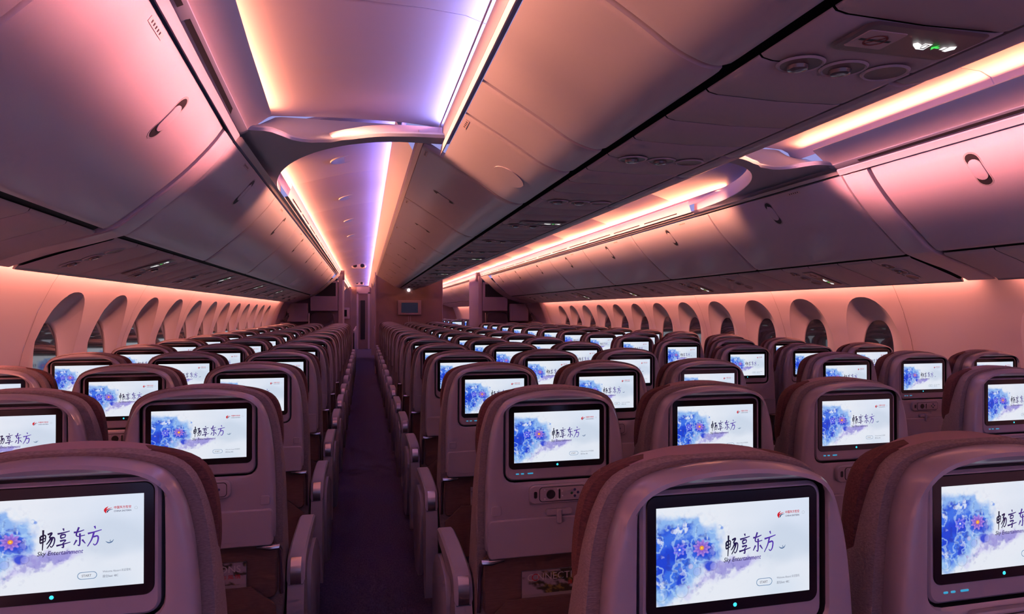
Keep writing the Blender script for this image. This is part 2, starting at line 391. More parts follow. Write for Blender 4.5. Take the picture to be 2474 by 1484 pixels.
def rrect(w, h, r, cz, n=5):
    out = []
    for (sx, sz, a0) in ((1,1,0),(-1,1,PI/2),(-1,-1,PI),(1,-1,3*PI/2)):
        for k in range(n+1):
            a = a0+PI/2*k/n; out.append((sx*(w/2-r)+r*math.cos(a), cz+sz*(h/2-r)+r*math.sin(a)))
    return out
def build_seat(lod, aisle=0, first=False):
    """lod hi / mid / low; aisle -1 or +1: on which side the aisle armrest stands. Base at the floor below the screen."""
    r = bpy.data.objects.new('airline_seat', None); COL.objects.link(r); r.empty_display_size = .05
    hi = lod == 'hi'; far = lod == 'low'
    # shell
    sh = one('seat_plastic'); C0 = (0, 1.0); shp = smooth_poly(OUTL, 1)
    mon = rrect(.301, .218, .028, 1.029)
    def top(z):
        t = min(max((z-1.085)/.06, 0), 1); return -.009*t*t*(3-2*t)
    rings = [ring(shp, .045, .012, C0), ring(shp, .024, .005, C0), ring(shp, .004, .001, C0), ring(shp, -.010, .002, C0, lambda z: top(z)*.55), ring(shp, -.0165, .007, C0, top), ring(shp, -.0185, .013, C0, top)]
    mo = rayring(mon, 0, 1.0, ANG); a = rings[-1]
    def mixr(k, y, t2=1.): return [(a[i][0]*(1-k)+mo[i][0]*k, y + top(a[i][2]*(1-k)+mo[i][1]*k)*t2, a[i][2]*(1-k)+mo[i][1]*k) for i in range(96)]
    rings += [mixr(.35, -.0180, .7), mixr(.75, -.0175, .35), mixr(.93, -.0155, .0), mixr(1, -.010, .0)]
    mi = rayring(rrect(.299, .216, .027, 1.029), 0, 1.0, ANG)
    sh.loft(rings); rings = [rings[-1]]; sh.mat('rubber_and_groove_shade')  # groove round the monitor: its shade is put in as near-black colour
    rings += [[(p[0], .006, p[1]) for p in mi], [(p[0]*.5, .008, 1.0+(p[1]-1.0)*.5) for p in mi], [(p[0]*.01, .008, 1.0+(p[1]-1.0)*.01) for p in mi]]
    sh.loft(rings)
    sh.build('seat_shell', r)
    # monitor
    mb = one('seat_plastic'); mb.panel(0, 1.028, .288, .206, .022, -.010, .007, .004)
    mon_o = mb.build('monitor', r)
    g = one('bezel_black'); g.panel(0, 1.0400, .272, .170, .015, -.0118, -.002, .0012)
    if far: g.build('bezel', mon_o)
    else:
        g.build('bezel', mon_o)
        bt = one('led_cyan'); bt.disc(0, .9635, .0030, -.0128, -.011, 12); bt.build('home_button', mon_o)
        for x, w_ in ((-.112, .009), (-.098, .009), (-.076, .016)): bt = one('led_icon'); bt.panel(x, .9425, w_, .0035, .0016, -.0108, -.008, .0005, 2); bt.build('status_light', mon_o)
    s = bpy.data.objects.new('screen', SCREEN[lod]); COL.objects.link(s); s.parent = mon_o; s.location = (0, -.0122, 1.0402)
    # back cushion seen as a rim round the shell, leaning away towards the seat below
    lean = lambda z: max(0, 1.10 - z)*.24
    o1 = outline(.017, .003, .43)
    bk = one('fabric')
    bk.loft([ring(o1, .030, .020, C0), ring(o1, .030, .004, C0), ring(o1, .037, 0, C0), ring(o1, .049, 0, C0), ring(o1, .060, .004, C0, lean), ring(o1, .078, .022, C0, lean)], True, True, True)
    bk.build('backrest', r)
    hr = one('fabric_dark')
    ho = [(.0,1.167),(.10,1.163),(.165,1.147),(.196,1.118),(.208,1.06),(.210,.985),(.196,.945),(.12,.94),(0,.94)]
    hp = smooth_poly(ho + [(-x, z) for x, z in ho[::-1][1:-1]], 2)
    l2 = lambda z: max(0, 1.16-z)*.06
    hr.loft([ring(hp, .058, .010, (0, 1.05), l2), ring(hp, .063, .001, (0, 1.05), l2), ring(hp, .084, 0, (0, 1.05), l2), ring(hp, .104, .012, (0, 1.05), l2), ring(hp, .112, .035, (0, 1.05), l2)], True, True, True)
    hr.build('headrest', r)
    if not far:
        cv = one('fabric_cover')                     # cloth laid over the top of the headrest
        n = 15; rr_ = []
        for k in range(n):
            x = -.130 + .24*k/(n-1); zt = np.interp(abs(x), [0,.05,.10,.135], [1.166,1.164,1.156,1.1445]) + .0055
            rr_.append([(x, .036, zt-.0035), (x, .042, zt-.0015), (x, .052, zt), (x, .062, zt), (x, .094, zt-.001), (x, .112, zt-.018), (x, .119, zt-.13)])
        cv.loft(rr_, False); 
        co = cv.build('headrest_cover', r)
    # seat cushion, legs
    cu = one('fabric')
    def crr(w_, z0, z1, rad, y):
        out = []
        for (sx, sz, a0) in ((1,1,0),(-1,1,PI/2),(-1,-1,PI),(1,-1,3*PI/2)):
            for k in range(5):
                a_ = a0+PI/2*k/4; out.append((sx*(w_/2-rad)+rad*math.cos(a_), y, (z0+z1)/2+sz*((z1-z0)/2-rad)+rad*math.sin(a_)))
        return out
    cu.loft([crr(.40, .36, .45, .03, .20), crr(.43, .34, .47, .04, .24), crr(.43, .34, .475, .04, .58), crr(.41, .35, .46, .04, .63)], True, True, True)
    cu.build('seat_cushion', r)
    if not far:
        for sx in (-1, 1):
            lg = one('metal_dark'); lg.tube([(sx*.17, .16, 0), (sx*.17, .20, .18), (sx*.17, .24, .36)], .018, 8); lg.tube([(sx*.17, .60, 0), (sx*.17, .50, .18), (sx*.17, .42, .36)], .014, 8)
            lg.box(sx*.17-.02, sx*.17+.02, .12, .64, 0.0, .012)
            lg.build('leg', r)
        # tray table, latch, remote, literature pocket
        tt = one('tray_plastic')
        n = 12; z0, z1 = .724, .826
        tt.panel(0, (z0+z1)/2, .386, z1-z0, .010, -.0265, .0, .003)
        tt.panel(0, .740, .26, .0015, .0006, -.0268, -.02, .0003, 2)
        tt.build('tray_table', r)
        if hi:
            rm = one('tray_plastic'); rm.panel(0, .888, .166, .050, .016, -.0275, -.015, .0025)
            rm.mat('rubber_and_groove_shade').panel(.009, .888, .130, .040, .010, -.0285, -.02, .0004)
            rm.mat('tray_plastic').panel(.009, .888, .1275, .0375, .009, -.0292, -.02, .0012)
            rmo = rm.build('remote_control', r)
            k = one('rubber_and_groove_shade'); k.disc(-.024, .888, .0125, -.0305, -.028); k.build('dial', rmo); k = one('rubber_and_groove_shade'); k.panel(-.066, .888, .009, .018, .0035, -.0285, -.026, .0005); k.build('usb_socket', rmo); k = one('rubber_and_groove_shade')
            k.panel(.0005, .888, .005, .026, .002, -.0300, -.028, .0005)
            k.build('slider', rmo)
            for x, z in ((-.041,.900),(-.041,.876),(-.004,.901),(-.004,.875),(.0085,.895),(.0085,.882)): k = one('key_white'); k.disc(x, z, .0024, -.0300, -.028, 10); k.build('key', rmo)
            for x, z, c_ in ((.044,.897,'key_blue'),(.053,.889,'key_blue'),(.035,.888,'key_green'),(.044,.880,'key_blue')): k = one(c_); k.disc(x, z, .0038, -.0304, -.028, 12); k.build('key', rmo)
            la = one('tray_plastic'); la.panel(0, .838, .074, .016, .006, -.0275, -.018, .002); la.panel(0, .828, .014, .040, .006, -.0345, -.02, .003); la.build('tray_latch', r)
            for sx in (-1, 1):
                hk = one('tray_plastic'); hk.panel(sx*.172, .850, .026, .026, .006, -.0235, -.015, .0012); hk.build('coat_hook', r)
        po = one('pocket_fabric'); po.panel(0, .64, .40, .16, .02, .012, .05, .004); 
        pf = [(-.20,.545),(-.135,.602),(.135,.602),(.20,.545),(.205,.40),(.10,.40),(.10,.515),(-.10,.515),(-.10,.40),(-.205,.40)]
        po.loft([[(x, -.006, z) for x, z in pf], [(x, .0025, z) for x, z in pf]], True, True, True)
        po.mat('rubber_and_groove_shade').panel(0, .46, .36, .12, .02, .018, .05, .002)
        po.build('literature_pocket', r)
        for sx in (-1, 1):
            ar = one('metal'); ar.tube([(sx*.150, -.020, .7185), (sx*.185, -.020, .716), (sx*.207, -.016, .716), (sx*.211, -.008, .704), (sx*.212, .004, .66), (sx*.212, .012, .60), (sx*.212, .02, .57)], [.003, .009, .0085, .0070, .0060, .0060, .0060], 10)
            ar.build('tray_arm', r)
    # armrests
    def armrest(sx, x, full, wd=.05):
        st = [(.055,.565),(.060,.605),(.075,.640),(.11,.655),(.20,.662),(.40,.660),(.475,.652),(.50,.636),(.50,.622),(.47,.612),(.15,.608),(.12,.585),(.11,.555)]
        st = smooth_poly(st, 1)
        m_ = one('tray_plastic')
        def sect(xx, k): 
            cyy = .28; cz = .63; return [(xx, cyy+(y-cyy)*(1-k*.02), cz+(z-cz)*(1-k*.22)) for y, z in st]
        m_.loft([sect(x-wd/2, 1), sect(x-wd/2+.006, 0), sect(x+wd/2-.006, 0), sect(x+wd/2, 1)], True, True, True)
        if full:
            lo = smooth_poly([(.045,.58),(.12,.58),(.16,.55),(.175,.45),(.16,.28),(.11,.20),(.06,.22),(.045,.35)], 1)
            m_.loft([[(x-wd*.46, y, z) for y, z in lo], [(x+wd*.46, y, z) for y, z in lo]], True, True, True)
        ao = m_.build('armrest', r)
        if hi or (full and lod == 'mid'):
            p = one('metal')
            p.loft([[(x-.015, .056, .575), (x+.015, .056, .575)], [(x-.015, .0505, .607), (x+.015, .0505, .607)], [(x-.015, .0635, .640), (x+.015, .0635, .640)], [(x-.015, .075, .648), (x+.015, .075, .648)]], False)
            p.build('armrest_plate', ao)
        if full:
            sd = smooth_poly([(.17,.60),(.42,.60),(.50,.52),(.50,.36),(.42,.22),(.30,.20),(.22,.30),(.17,.45)], 2)
            q = one('seat_plastic'); xs = x + sx*wd*.30
            q.loft([[(xs, y, z) for y, z in sd], [(xs+sx*.018, y, z) for y, z in sd], [(xs+sx*.026, .33+(y-.33)*.9, .41+(z-.41)*.9) for y, z in sd]], True, True, True)
            q.build('side_panel', r)
    if aisle:
        armrest(aisle, aisle*.247, True, .052); 
        if aisle < 0 and not far: armrest(1, .2370, False, .028)
    elif not far: armrest(1, .2370, False, .028)
    if far:
        for sx in (-1, 1): lg = one('metal_dark'); lg.box(sx*.17-.02, sx*.17+.02, .2, .55, 0, .37); lg.build('leg', r)
    return r
# ------------------------------------------------------------------ place the seats
BLOCK = {'A': -2.379, 'B': -1.908, 'C': -1.437, 'D': -.480, 'E': 0., 'F': .480, 'G': 1.387, 'H': 1.858, 'J': 2.329}
WHERE = {'A': 'at the left windows', 'B': 'in the middle of the left triple', 'C': 'left of the near aisle', 'D': 'right of the near aisle',
         'E': 'in the middle of the centre triple', 'F': 'left of the far aisle', 'G': 'right of the far aisle',
         'H': 'in the middle of the right triple', 'J': 'at the right windows'}
ORD = 'nearest second third fourth fifth sixth seventh eighth ninth tenth eleventh twelfth thirteenth fourteenth fifteenth sixteenth'.split()
TEMPL = {}
def screen_y(col, n):
    y = .807 + .85*(n-1)
    return y + (.2455 if col in 'ABC' else .2355 if col in 'GHJ' else 0)
def seen(x, y):
    ok = False
    for dx in (-.25, .25):
        for yy in (y-.02, y+.35):
            for z in (1.18, .6):
                p = project(x+dx, yy, z)
                if p[2] > .15 and -60 < p[0] < 2534 and p[1] < 1560: ok = True
    return ok
SEATS = {}
for n in range(1, 17):
    for col, x in BLOCK.items():
        y = screen_y(col, n)
        if not seen(x, y): continue
        if col in 'ABC' and n > 14 or col in 'GHJ' and n > 14: continue
        lod = 'hi' if n <= 3 else 'mid' if n <= 7 else 'low'
        aisle = {'C': 1, 'D': -1, 'F': 1, 'G': -1}.get(col, 0)
        key = (lod, aisle)
        if key not in TEMPL: o = TEMPL[key] = build_seat(lod, aisle)
        else: o = dup(TEMPL[key])
        o.location = (x, y+.0122, 0); SEATS[(col, n)] = o
        tag(o, f'brown airline seat {WHERE[col]}, {ORD[n-1]} row', 'seat',
            {'A': 'seats of the left triples', 'D': 'seats of the centre triples', 'G': 'seats of the right triples'}['A' if col in 'ABC' else 'D' if col in 'DEF' else 'G'])

# magazines in the pockets
def magazine_mesh(o_label, loc, parentless=True):
    W, H = 60, 20; mw, mh = .215, .062
    U, V = np.meshgrid(np.linspace(0,1,W+1), np.linspace(0,1,H+1)); n1 = fbm(U*9, V*4, 3, 4); n2 = fbm(U*22+3, V*9, 8, 3)
    C = np.ones(U.shape+(3,))*np.array([.34,.30,.36]); k = ss(.42,.58,n1*(.7+.6*np.exp(-((U-.6)/.35)**2)))[...,None]
    C = C*(1-k) + np.array([.035,.04,.02])*k; k = (ss(.62,.75,n2)*k[...,0])[...,None]; C = C*(1-k)+np.array([.25,.20,.05])*k
    me_v = [((u-.5)*mw, 0, (.5-v)*mh) for u, v in zip(U.ravel(), V.ravel())]; idx = np.arange((W+1)*(H+1)).reshape(H+1, W+1)
    F = np.stack([idx[:-1,:-1].ravel(), idx[1:,:-1].ravel(), idx[1:,1:].ravel(), idx[:-1,1:].ravel()], -1).tolist(); cols = C.reshape(-1,3).tolist()
    def put(vs, fs, c):
        b = len(me_v)
        for p in vs: me_v.append((p[0], -.0006, p[1])); cols.append(c)
        for f in fs: F.append(tuple(i+b for i in f))
    v_, f_ = fit_text('C NNECTIONS', -mw*.43, mh*.08, w=mw*.86, h=mh*.30); put(v_, f_, (.55,.52,.52))
    R = [(-mw*.43+mw*.105+.0105*math.cos(2*PI*k/24), mh*.23+.0095*math.sin(2*PI*k/24)) for k in range(24)]
    Ri = [(-mw*.43+mw*.105+.0080*math.cos(2*PI*k/24), mh*.23+.0072*math.sin(2*PI*k/24)) for k in range(24)]
    put(R+Ri, [(i,(i+1)%24,24+(i+1)%24,24+i) for i in range(24)], (.6,.02,.02))
    v_, f_ = fit_text('東方風情', mw*.10, -mh*.22, w=mw*.33, h=mh*.20, spacing=1.3); put(v_, f_, (.6,.03,.02))
    nv = len(me_v)
    bx = MB().box(-mw/2, mw/2, .001, .007, -mh/2-.04, mh/2)
    me_v += bx.v; F += [tuple(i+nv for i in f) for f in bx.f]; cols += [(.3,.28,.3)]*8
    me = bpy.data.meshes.new('magazine'); me.from_pydata(me_v, [], F); ca = me.color_attributes.new('picture', 'FLOAT_COLOR', 'POINT')
    ca.data.foreach_set('color', np.array([(*c, 1) for c in cols], dtype=np.float32).ravel()); me.materials.append(MAT['printed']); me.update()
    return me
MAG = magazine_mesh('', (0,0,0))
for (col, n) in (('C',2),('D',2),('C',3),('D',3),('C',4),('D',4),('E',2),('F',2)):
    if (col, n) not in SEATS: continue
    x, y = BLOCK[col], screen_y(col, n)
    o = bpy.data.objects.new('magazine', MAG); COL.objects.link(o); o.location = (x+.012, y+.0157, .641)
    tag(o, f'magazine in the seat pocket {WHERE[col]}, {ORD[n-1]} row', 'magazine', 'magazines in the seat pockets')

# ------------------------------------------------------------------ floor and window walls
f = one('carpet'); f.box(-2.75, 2.75, -3, 30, -.05, 0); struct(f.build('floor'))
WALLP = [(2.28,1.86),(2.36,1.74),(2.43,1.64),(2.50,1.52),(2.565,1.38),(2.625,1.20),(2.665,1.02),(2.685,.85),(2.69,.65),(2.68,.4),(2.64,.15),(2.60,0)]
def wall_x(z):
    for (x0, z0), (x1, z1) in zip(WALLP, WALLP[1:]):
        if z1 <= z <= z0: return x0 + (x1-x0)*(z0-z)/(z0-z1)
    return WALLP[0][0] if z > WALLP[0][1] else WALLP[-1][0]
def oval(cy_, cz, hy, hz, angs, p=2.3):
    out = []
    for a in angs:
        c, s_ = math.cos(a), math.sin(a); r_ = (abs(c/hy)**p + abs(s_/hz)**p)**(-1/p); out.append((cy_+c*r_, cz+s_*r_))
    return out
def plain_wall(mb, s, y0, y1):
    ny = max(1, int((y1-y0)/.5)); zs = [p[1] for p in WALLP]
    mb.loft([[(s*WALLP[i][0], y0+(y1-y0)*k/ny, zs[i]) for i in range(len(zs))] for k in range(ny+1)], False)
WP, WY0 = .66, 3.905
win_y = [WY0 + WP*k for k in range(12)] + [2.585-WP*k for k in range(7)] + [16.2+WP*k for k in range(9)]
pane_n = 0
WZ, WTOP, WBOT = 1.105, 1.62, .45
for s, side in ((-1, 'left'), (1, 'right')):
    wb = one('wall_plastic')
    for yc in win_y:
        if not (yc > 2 or (s > 0 and False)) and yc < 1.2: pass
        y0, y1 = yc-WP/2, yc+WP/2
        angs = sorted([2*PI*k/56 for k in range(56)] + [math.atan2(z-WZ, y) % (2*PI) for y in (-WP/2, WP/2) for z in (WTOP, WBOT)])
        rect = rayring([(y0,WBOT),(y1,WBOT),(y1,WTOP),(y0,WTOP)], yc, WZ, angs)
        ov = oval(yc, WZ, .248, .382, angs); iv = oval(yc, WZ-.03, .140, .240, angs)
        def P(pt, d=0): return (s*(wall_x(pt[1])+d), pt[0], pt[1])
        mixp = lambda a, b, k: [(p[0]*(1-k)+q[0]*k, p[1]*(1-k)+q[1]*k) for p, q in zip(a, b)]
        wb.loft([[P(p) for p in mixp(rect, ov, k)] for k in (0, .3, .6, .85, 1)])
        for za, zb in ((1.86, WTOP), (WBOT, 0)):
            zz = [za] + [p[1] for p in WALLP if zb < p[1] < za] + [zb]
            wb.loft([[(s*wall_x(z), y0, z) for z in zz], [(s*wall_x(z), y1, z) for z in zz]], False)
        rb = one('reveal_plastic'); xin = 2.668
        fl = lambda p, k: (s*((wall_x(p[1]))*(1-k)+xin*k), p[0], p[1])
        rb.loft([[P(p) for p in ov], [fl(p, .12) for p in mixp(ov, iv, .06)], [fl(p, .62) for p in mixp(ov, iv, .52)], [fl(p, .93) for p in mixp(ov, iv, .88)], [fl(p, 1.0) for p in mixp(ov, iv, .97)], [(s*(xin+.012), p[0], p[1]) for p in iv]])
        pane_n += 1
        ro = rb.build('window_%d' % pane_n, angle=50); struct(ro)
        pb = one('pane'); ip = oval(yc, WZ-.03, .142, .242, angs)
        pb.loft([[(s*(xin+.007), p[0], p[1]) for p in ip], [(s*(xin+.016), p[0], p[1]) for p in ip]], True, True, True)
        pb.build('window_pane', ro)
    for a, b in ((-3, 2.585-WP*6.5), (2.585+WP/2, WY0-WP/2), (WY0+WP*11.5, 12.15), (15.0, 16.2-WP/2), (16.2+WP*8.5, 28)): plain_wall(wb, s, a, b)
    struct(wb.build('wall_' + side, angle=30))
    # thin seams between the wall panels
    sb = one('seam_grey')
    for k in range(0, 12, 2):
        ys = WY0 + WP*(k-.5)
        zz = [p[1] for p in WALLP[1:]]
        sb.loft([[(s*(wall_x(z)-.0012), ys-.0015, z) for z in zz], [(s*(wall_x(z)-.0012), ys+.0015, z) for z in zz]], False)
    struct(sb.build('trim_%d' % (1 if s < 0 else 2)))

# ------------------------------------------------------------------ overhead bins, service panels, ceilings
OUTB = [(1.559,2.125),(1.60,2.062),(1.70,1.945),(1.82,1.835),(1.915,1.752),(1.968,1.709),(1.988,1.702)]   # window side door, top to bottom
CENF = [(.720,2.180),(.635,2.130),(.52,2.055),(.42,1.993),(.345,1.943),(.285,1.919),(.245,1.912),(.220,1.919)]   # centre door beyond the arch
CENN = [(.630,2.115),(.575,2.083),(.50,2.040),(.42,1.993),(.345,1.943),(.285,1.919),(.245,1.912),(.220,1.919)]   # centre door near
def offset_in(prof, d, up=True):
    out = []
    for i, p in enumerate(prof):
        a = prof[max(i-1, 0)]; b = prof[min(i+1, len(prof)-1)]; tx, tz = b[0]-a[0], b[1]-a[1]; L = math.hypot(tx, tz)
        out.append((p[0] + d*(-tz/L if False else 0) + (d*(tz/L)*-1), p[1] + d*(tx/L)))
    return out
def door_mesh(prof, s, y0, y1, into, mat='bin_plastic', T=None, name='door', parent=None, gap=.004, ridge=True):
    """a bulged bin door: rounded ends along y, its outer skin on prof (x,z), s mirrors"""
    P = smooth_line(prof, 2)
    def nrm(i):
        a = P[max(i-1, 0)]; b = P[min(i+1, len(P)-1)]; tx, tz = b[0]-a[0], b[1]-a[1]; L = math.hypot(tx, tz)
        n = (tz/L, -tx/L); return n if n[0]*into[0]+n[1]*into[1] > 0 else (-n[0], -n[1])
    N = [nrm(i) for i in range(len(P))]
    ny = max(3, int((y1-y0)/.35)); ys = [y0+gap, y0+gap+.006, y0+gap+.02] + [y0+.05+(y1-y0-.1)*k/ny for k in range(ny+1)] + [y1-gap-.02, y1-gap-.006, y1-gap]
    ds = [.012, .0035, .0005] + [0]*(ny+1) + [.0005, .0035, .012]
    mb = one(mat); rings = []
    for y, d in zip(ys, ds):
        out = [(s*(p[0]+n[0]*d), y, p[1]+n[1]*d) for p, n in zip(P, N)]
        inn = [(s*(p[0]+n[0]*.03), y, p[1]+n[1]*.03) for p, n in zip(P, N)][::-1]
        rings.append(out + inn)
    mb.loft(rings, True, True, True)
    return mb.build(name, parent, T=T, angle=40)
def on_prof(prof, t):
    P = smooth_line(prof, 2); L = [0]
    for a, b in zip(P, P[1:]): L.append(L[-1]+math.hypot(a[0]-b[0], a[1]-b[1]))
    d = t*L[-1]
    for i in range(len(P)-1):
        if L[i+1] >= d:
            k = (d-L[i])/(L[i+1]-L[i]); p = (P[i][0]*(1-k)+P[i+1][0]*k, P[i][1]*(1-k)+P[i+1][1]*k)
            tx, tz = P[i+1][0]-P[i][0], P[i+1][1]-P[i][1]; l = math.hypot(tx, tz); return p, (tx/l, tz/l)
    return P[-1], (0, -1)
def on_door(prof, s, y, t, into, shape, d0, d1):
    """extrude shape [(along y, down the door)] off the door skin by d0..d1 (positive = towards the cabin)"""
    out0, out1 = [], []
    for (dy, dt) in shape:
        p, tg = on_prof(prof, t + dt); n = (tg[1], -tg[0])
        if n[0]*into[0]+n[1]*into[1] > 0: n = (-n[0], -n[1])
        out0.append((s*(p[0]+n[0]*d1), y+dy, p[1]+n[1]*d1)); out1.append((s*(p[0]+n[0]*d0), y+dy, p[1]+n[1]*d0))
    return out0, out1
def stadium(hw, hl, n=8):
    return [((1 if k < 1 else -1)*0 + hw*math.cos(a), sgn*(hl-hw*1.0) + hw*math.sin(a)) for sgn, a0 in ((1, 0), (-1, PI)) for a in [a0+PI*j/n for j in range(n+1)] for k in (0,)]
def latch(prof, s, y, t, into, parent, T=None, scale=1.):
    plen = sum(math.hypot(a[0]-b[0], a[1]-b[1]) for a, b in zip(prof, prof[1:]))
    sc = lambda pts: [(a, b/plen) for a, b in pts]
    scale *= 1.2; big = sc(stadium(.030*scale, .078*scale)); small = sc([(a, b) for a, b in stadium(.024*scale, .046*scale)])
    mb = one('rail_plastic'); a, b = on_door(prof, s, y, t, into, big, -.004, .0012); mb.loft([a, b], True, True, False)
    mb.mat('vent_black'); inner = sc(stadium(.0245*scale, .071*scale)); a, b = on_door(prof, s, y, t, into, inner, 0, .0016); mb.loft([a, b], True, True, False)
    mb.mat('bin_plastic'); a, b = on_door(prof, s, y, t, into, small, .0, .0035); a2, _ = on_door(prof, s, y, t, into, [(p*.9, q*.9) for p, q in small], 0, .0042)
    mb.loft([a2, a, b], True, True, False)
    return mb.build('latch', parent, T=T)
BINY = [-1.45, -.05, 1.36, 2.78]; BINF = [2.97, 4.37, 5.80, 7.23, 8.66, 10.09, 11.52, 12.9]
BIN2 = [15.2, 16.6, 18.0, 19.4, 20.8]
CEN = [-1.6, -.17, 1.25, 1.98, 2.32, 3.06, 4.48, 5.90, 7.33, 8.75, 10.17, 11.6, 13.0, 14.4]
intoO = (1, 1); intoC = (-1, 1)
nb = [0]
def bin_label(kind, side, i):
    return f'{kind} overhead bin {side}, {ORD[i]} one'
for s, side in ((-1, 'left'), (1, 'right')):
    T = skew if s < 0 else None
    spans = list(zip(BINY, BINY[1:])) + list(zip(BINF, BINF[1:])) + list(zip(BIN2 if s < 0 else BIN2 + [22.2, 23.6, 25.0], (BIN2 if s < 0 else BIN2 + [22.2, 23.6, 25.0])[1:]))
    vis = 0
    for (y0, y1) in spans:
        r = thing('overhead_bin', '', 'overhead bin', (0,0,0), f'overhead bins above the {side} windows')
        where = 'in the cabin beyond the bulkhead' if y0 > 14 else ('behind the broad rib' if y0 < 2.9 else 'beyond the broad rib')
        k = [a for a, b in spans if (a > 14) == (y0 > 14) and (a < 2.9) == (y0 < 2.9)]; k = sorted(k, reverse=y0 < 2.9).index(y0)
        r['label'] = f'closed curved overhead bin above the {side} windows, {ORD[k] if k else "first"} {where}'
        bb = one('black_gap'); bb.loft([[(s*1.60, y, 2.15), (s*2.2, y, 2.22), (s*2.3, y, 1.72), (s*2.02, y, 1.712), (s*1.84, y, 1.87), (s*1.64, y, 2.09)] for y in (y0, y1)], True, True, True)
        bb.build('bin_body', r, T=T)
        d = door_mesh(OUTB, s, y0, y1, intoO, T=T, name='door', parent=r)
        if y0 < 13:
            latch(OUTB, s, (y0+y1)/2 + (.18 if y0 < 2.9 else .0), .20 if y0 > 2.9 else .24, intoO, d, T=T)
            pl = one('placard'); a, b = on_door(OUTB, s, y0+.42, .035, intoO, [(-.06,-.012),(.06,-.012),(.06,.016),(-.06,.016)], 0, .0012); pl.loft([a, b], True, True, False)
            pl.mat('ink_black')
            for q in range(5): a, b = on_door(OUTB, s, y0+.38+.018*q, .035, intoO, [(-.004,-.006),(.004,-.006),(.003,.008),(-.003,.008)], 0, .0016); pl.loft([a, b], True, True, False)
            pl.build('placard', d, T=T)
    # broad rib between the near and the far bins
    P = smooth_line([(p[0]-.006, p[1]-.006) for p in OUTB] + [(2.10,1.658),(2.25,1.616),(2.392,1.560)], 2)
    rb = one('black_gap'); rb.loft([[(s*(p[0]+.02), y, p[1]+.02) for p in P] + [(s*(p[0]+.05), y, p[1]+.05) for p in P[::-1]] for y in (2.783, 2.967)], True, True, True)
    rb.mat('bin_plastic'); ys = [(2.789, .03), (2.790, .006), (2.797, .001), (2.806, 0), (2.944, 0), (2.953, .001), (2.960, .006), (2.961, .03)]
    rb.loft([[(s*(p[0]+d*.7), y, p[1]+d*.7) for p in P] + [(s*(p[0]+.05), y, p[1]+.05) for p in P[::-1]] for y, d in ys], True, True, True)
    o = rb.build('bin_rib', T=T); tag(o, f'broad curved rib between the overhead bins above the {side} windows', 'rib', 'ribs between overhead bins')
    # window-side service panels: one run of plain panels plus units with lamps
    PS = smooth_line([(2.020,1.692),(2.026,1.682),(2.05,1.674),(2.15,1.642),(2.28,1.598),(2.375,1.562)], 1)
    for (a0, b0) in ((-1.45, 2.77), (2.98, 12.9), (15.2, 26)):
        n = int(round((b0-a0)/.2833)); L = (b0-a0)/n
        pm = one('psu_plastic')
        for k in range(n):
            ya, yb = a0+L*k+.003, a0+L*(k+1)-.003
            pm.loft([[(s*p[0], y, p[1]+dz) for p in PS] + [(s*p[0], y, p[1]+.003) for p in PS[::-1]] for y, dz in ((ya, .0015), (ya+.003, 0), (yb-.003, 0), (yb, .0015))], True, True, True)
        pm.mat('black_gap').loft([[(s*1.975, y, 1.735), (s*2.4, y, 1.62), (s*2.4, y, 1.60), (s*2.375, y, 1.572), (s*2.02, y, 1.702)] for y in (a0, b0)], True, True, True)
        pm.mat('rail_plastic').loft([[(s*2.370, y, 1.575), (s*2.388, y, 1.553), (s*2.395, y, 1.556), (s*2.378, y, 1.600)] for y in (a0, b0)], True, True, True)
        struct(pm.build('trim_%d' % (10+nb[0]), T=T if b0 < 2.8 else None)); nb[0] += 1
def strips(pts_fn, spans, mat, name, T=None):
    pass
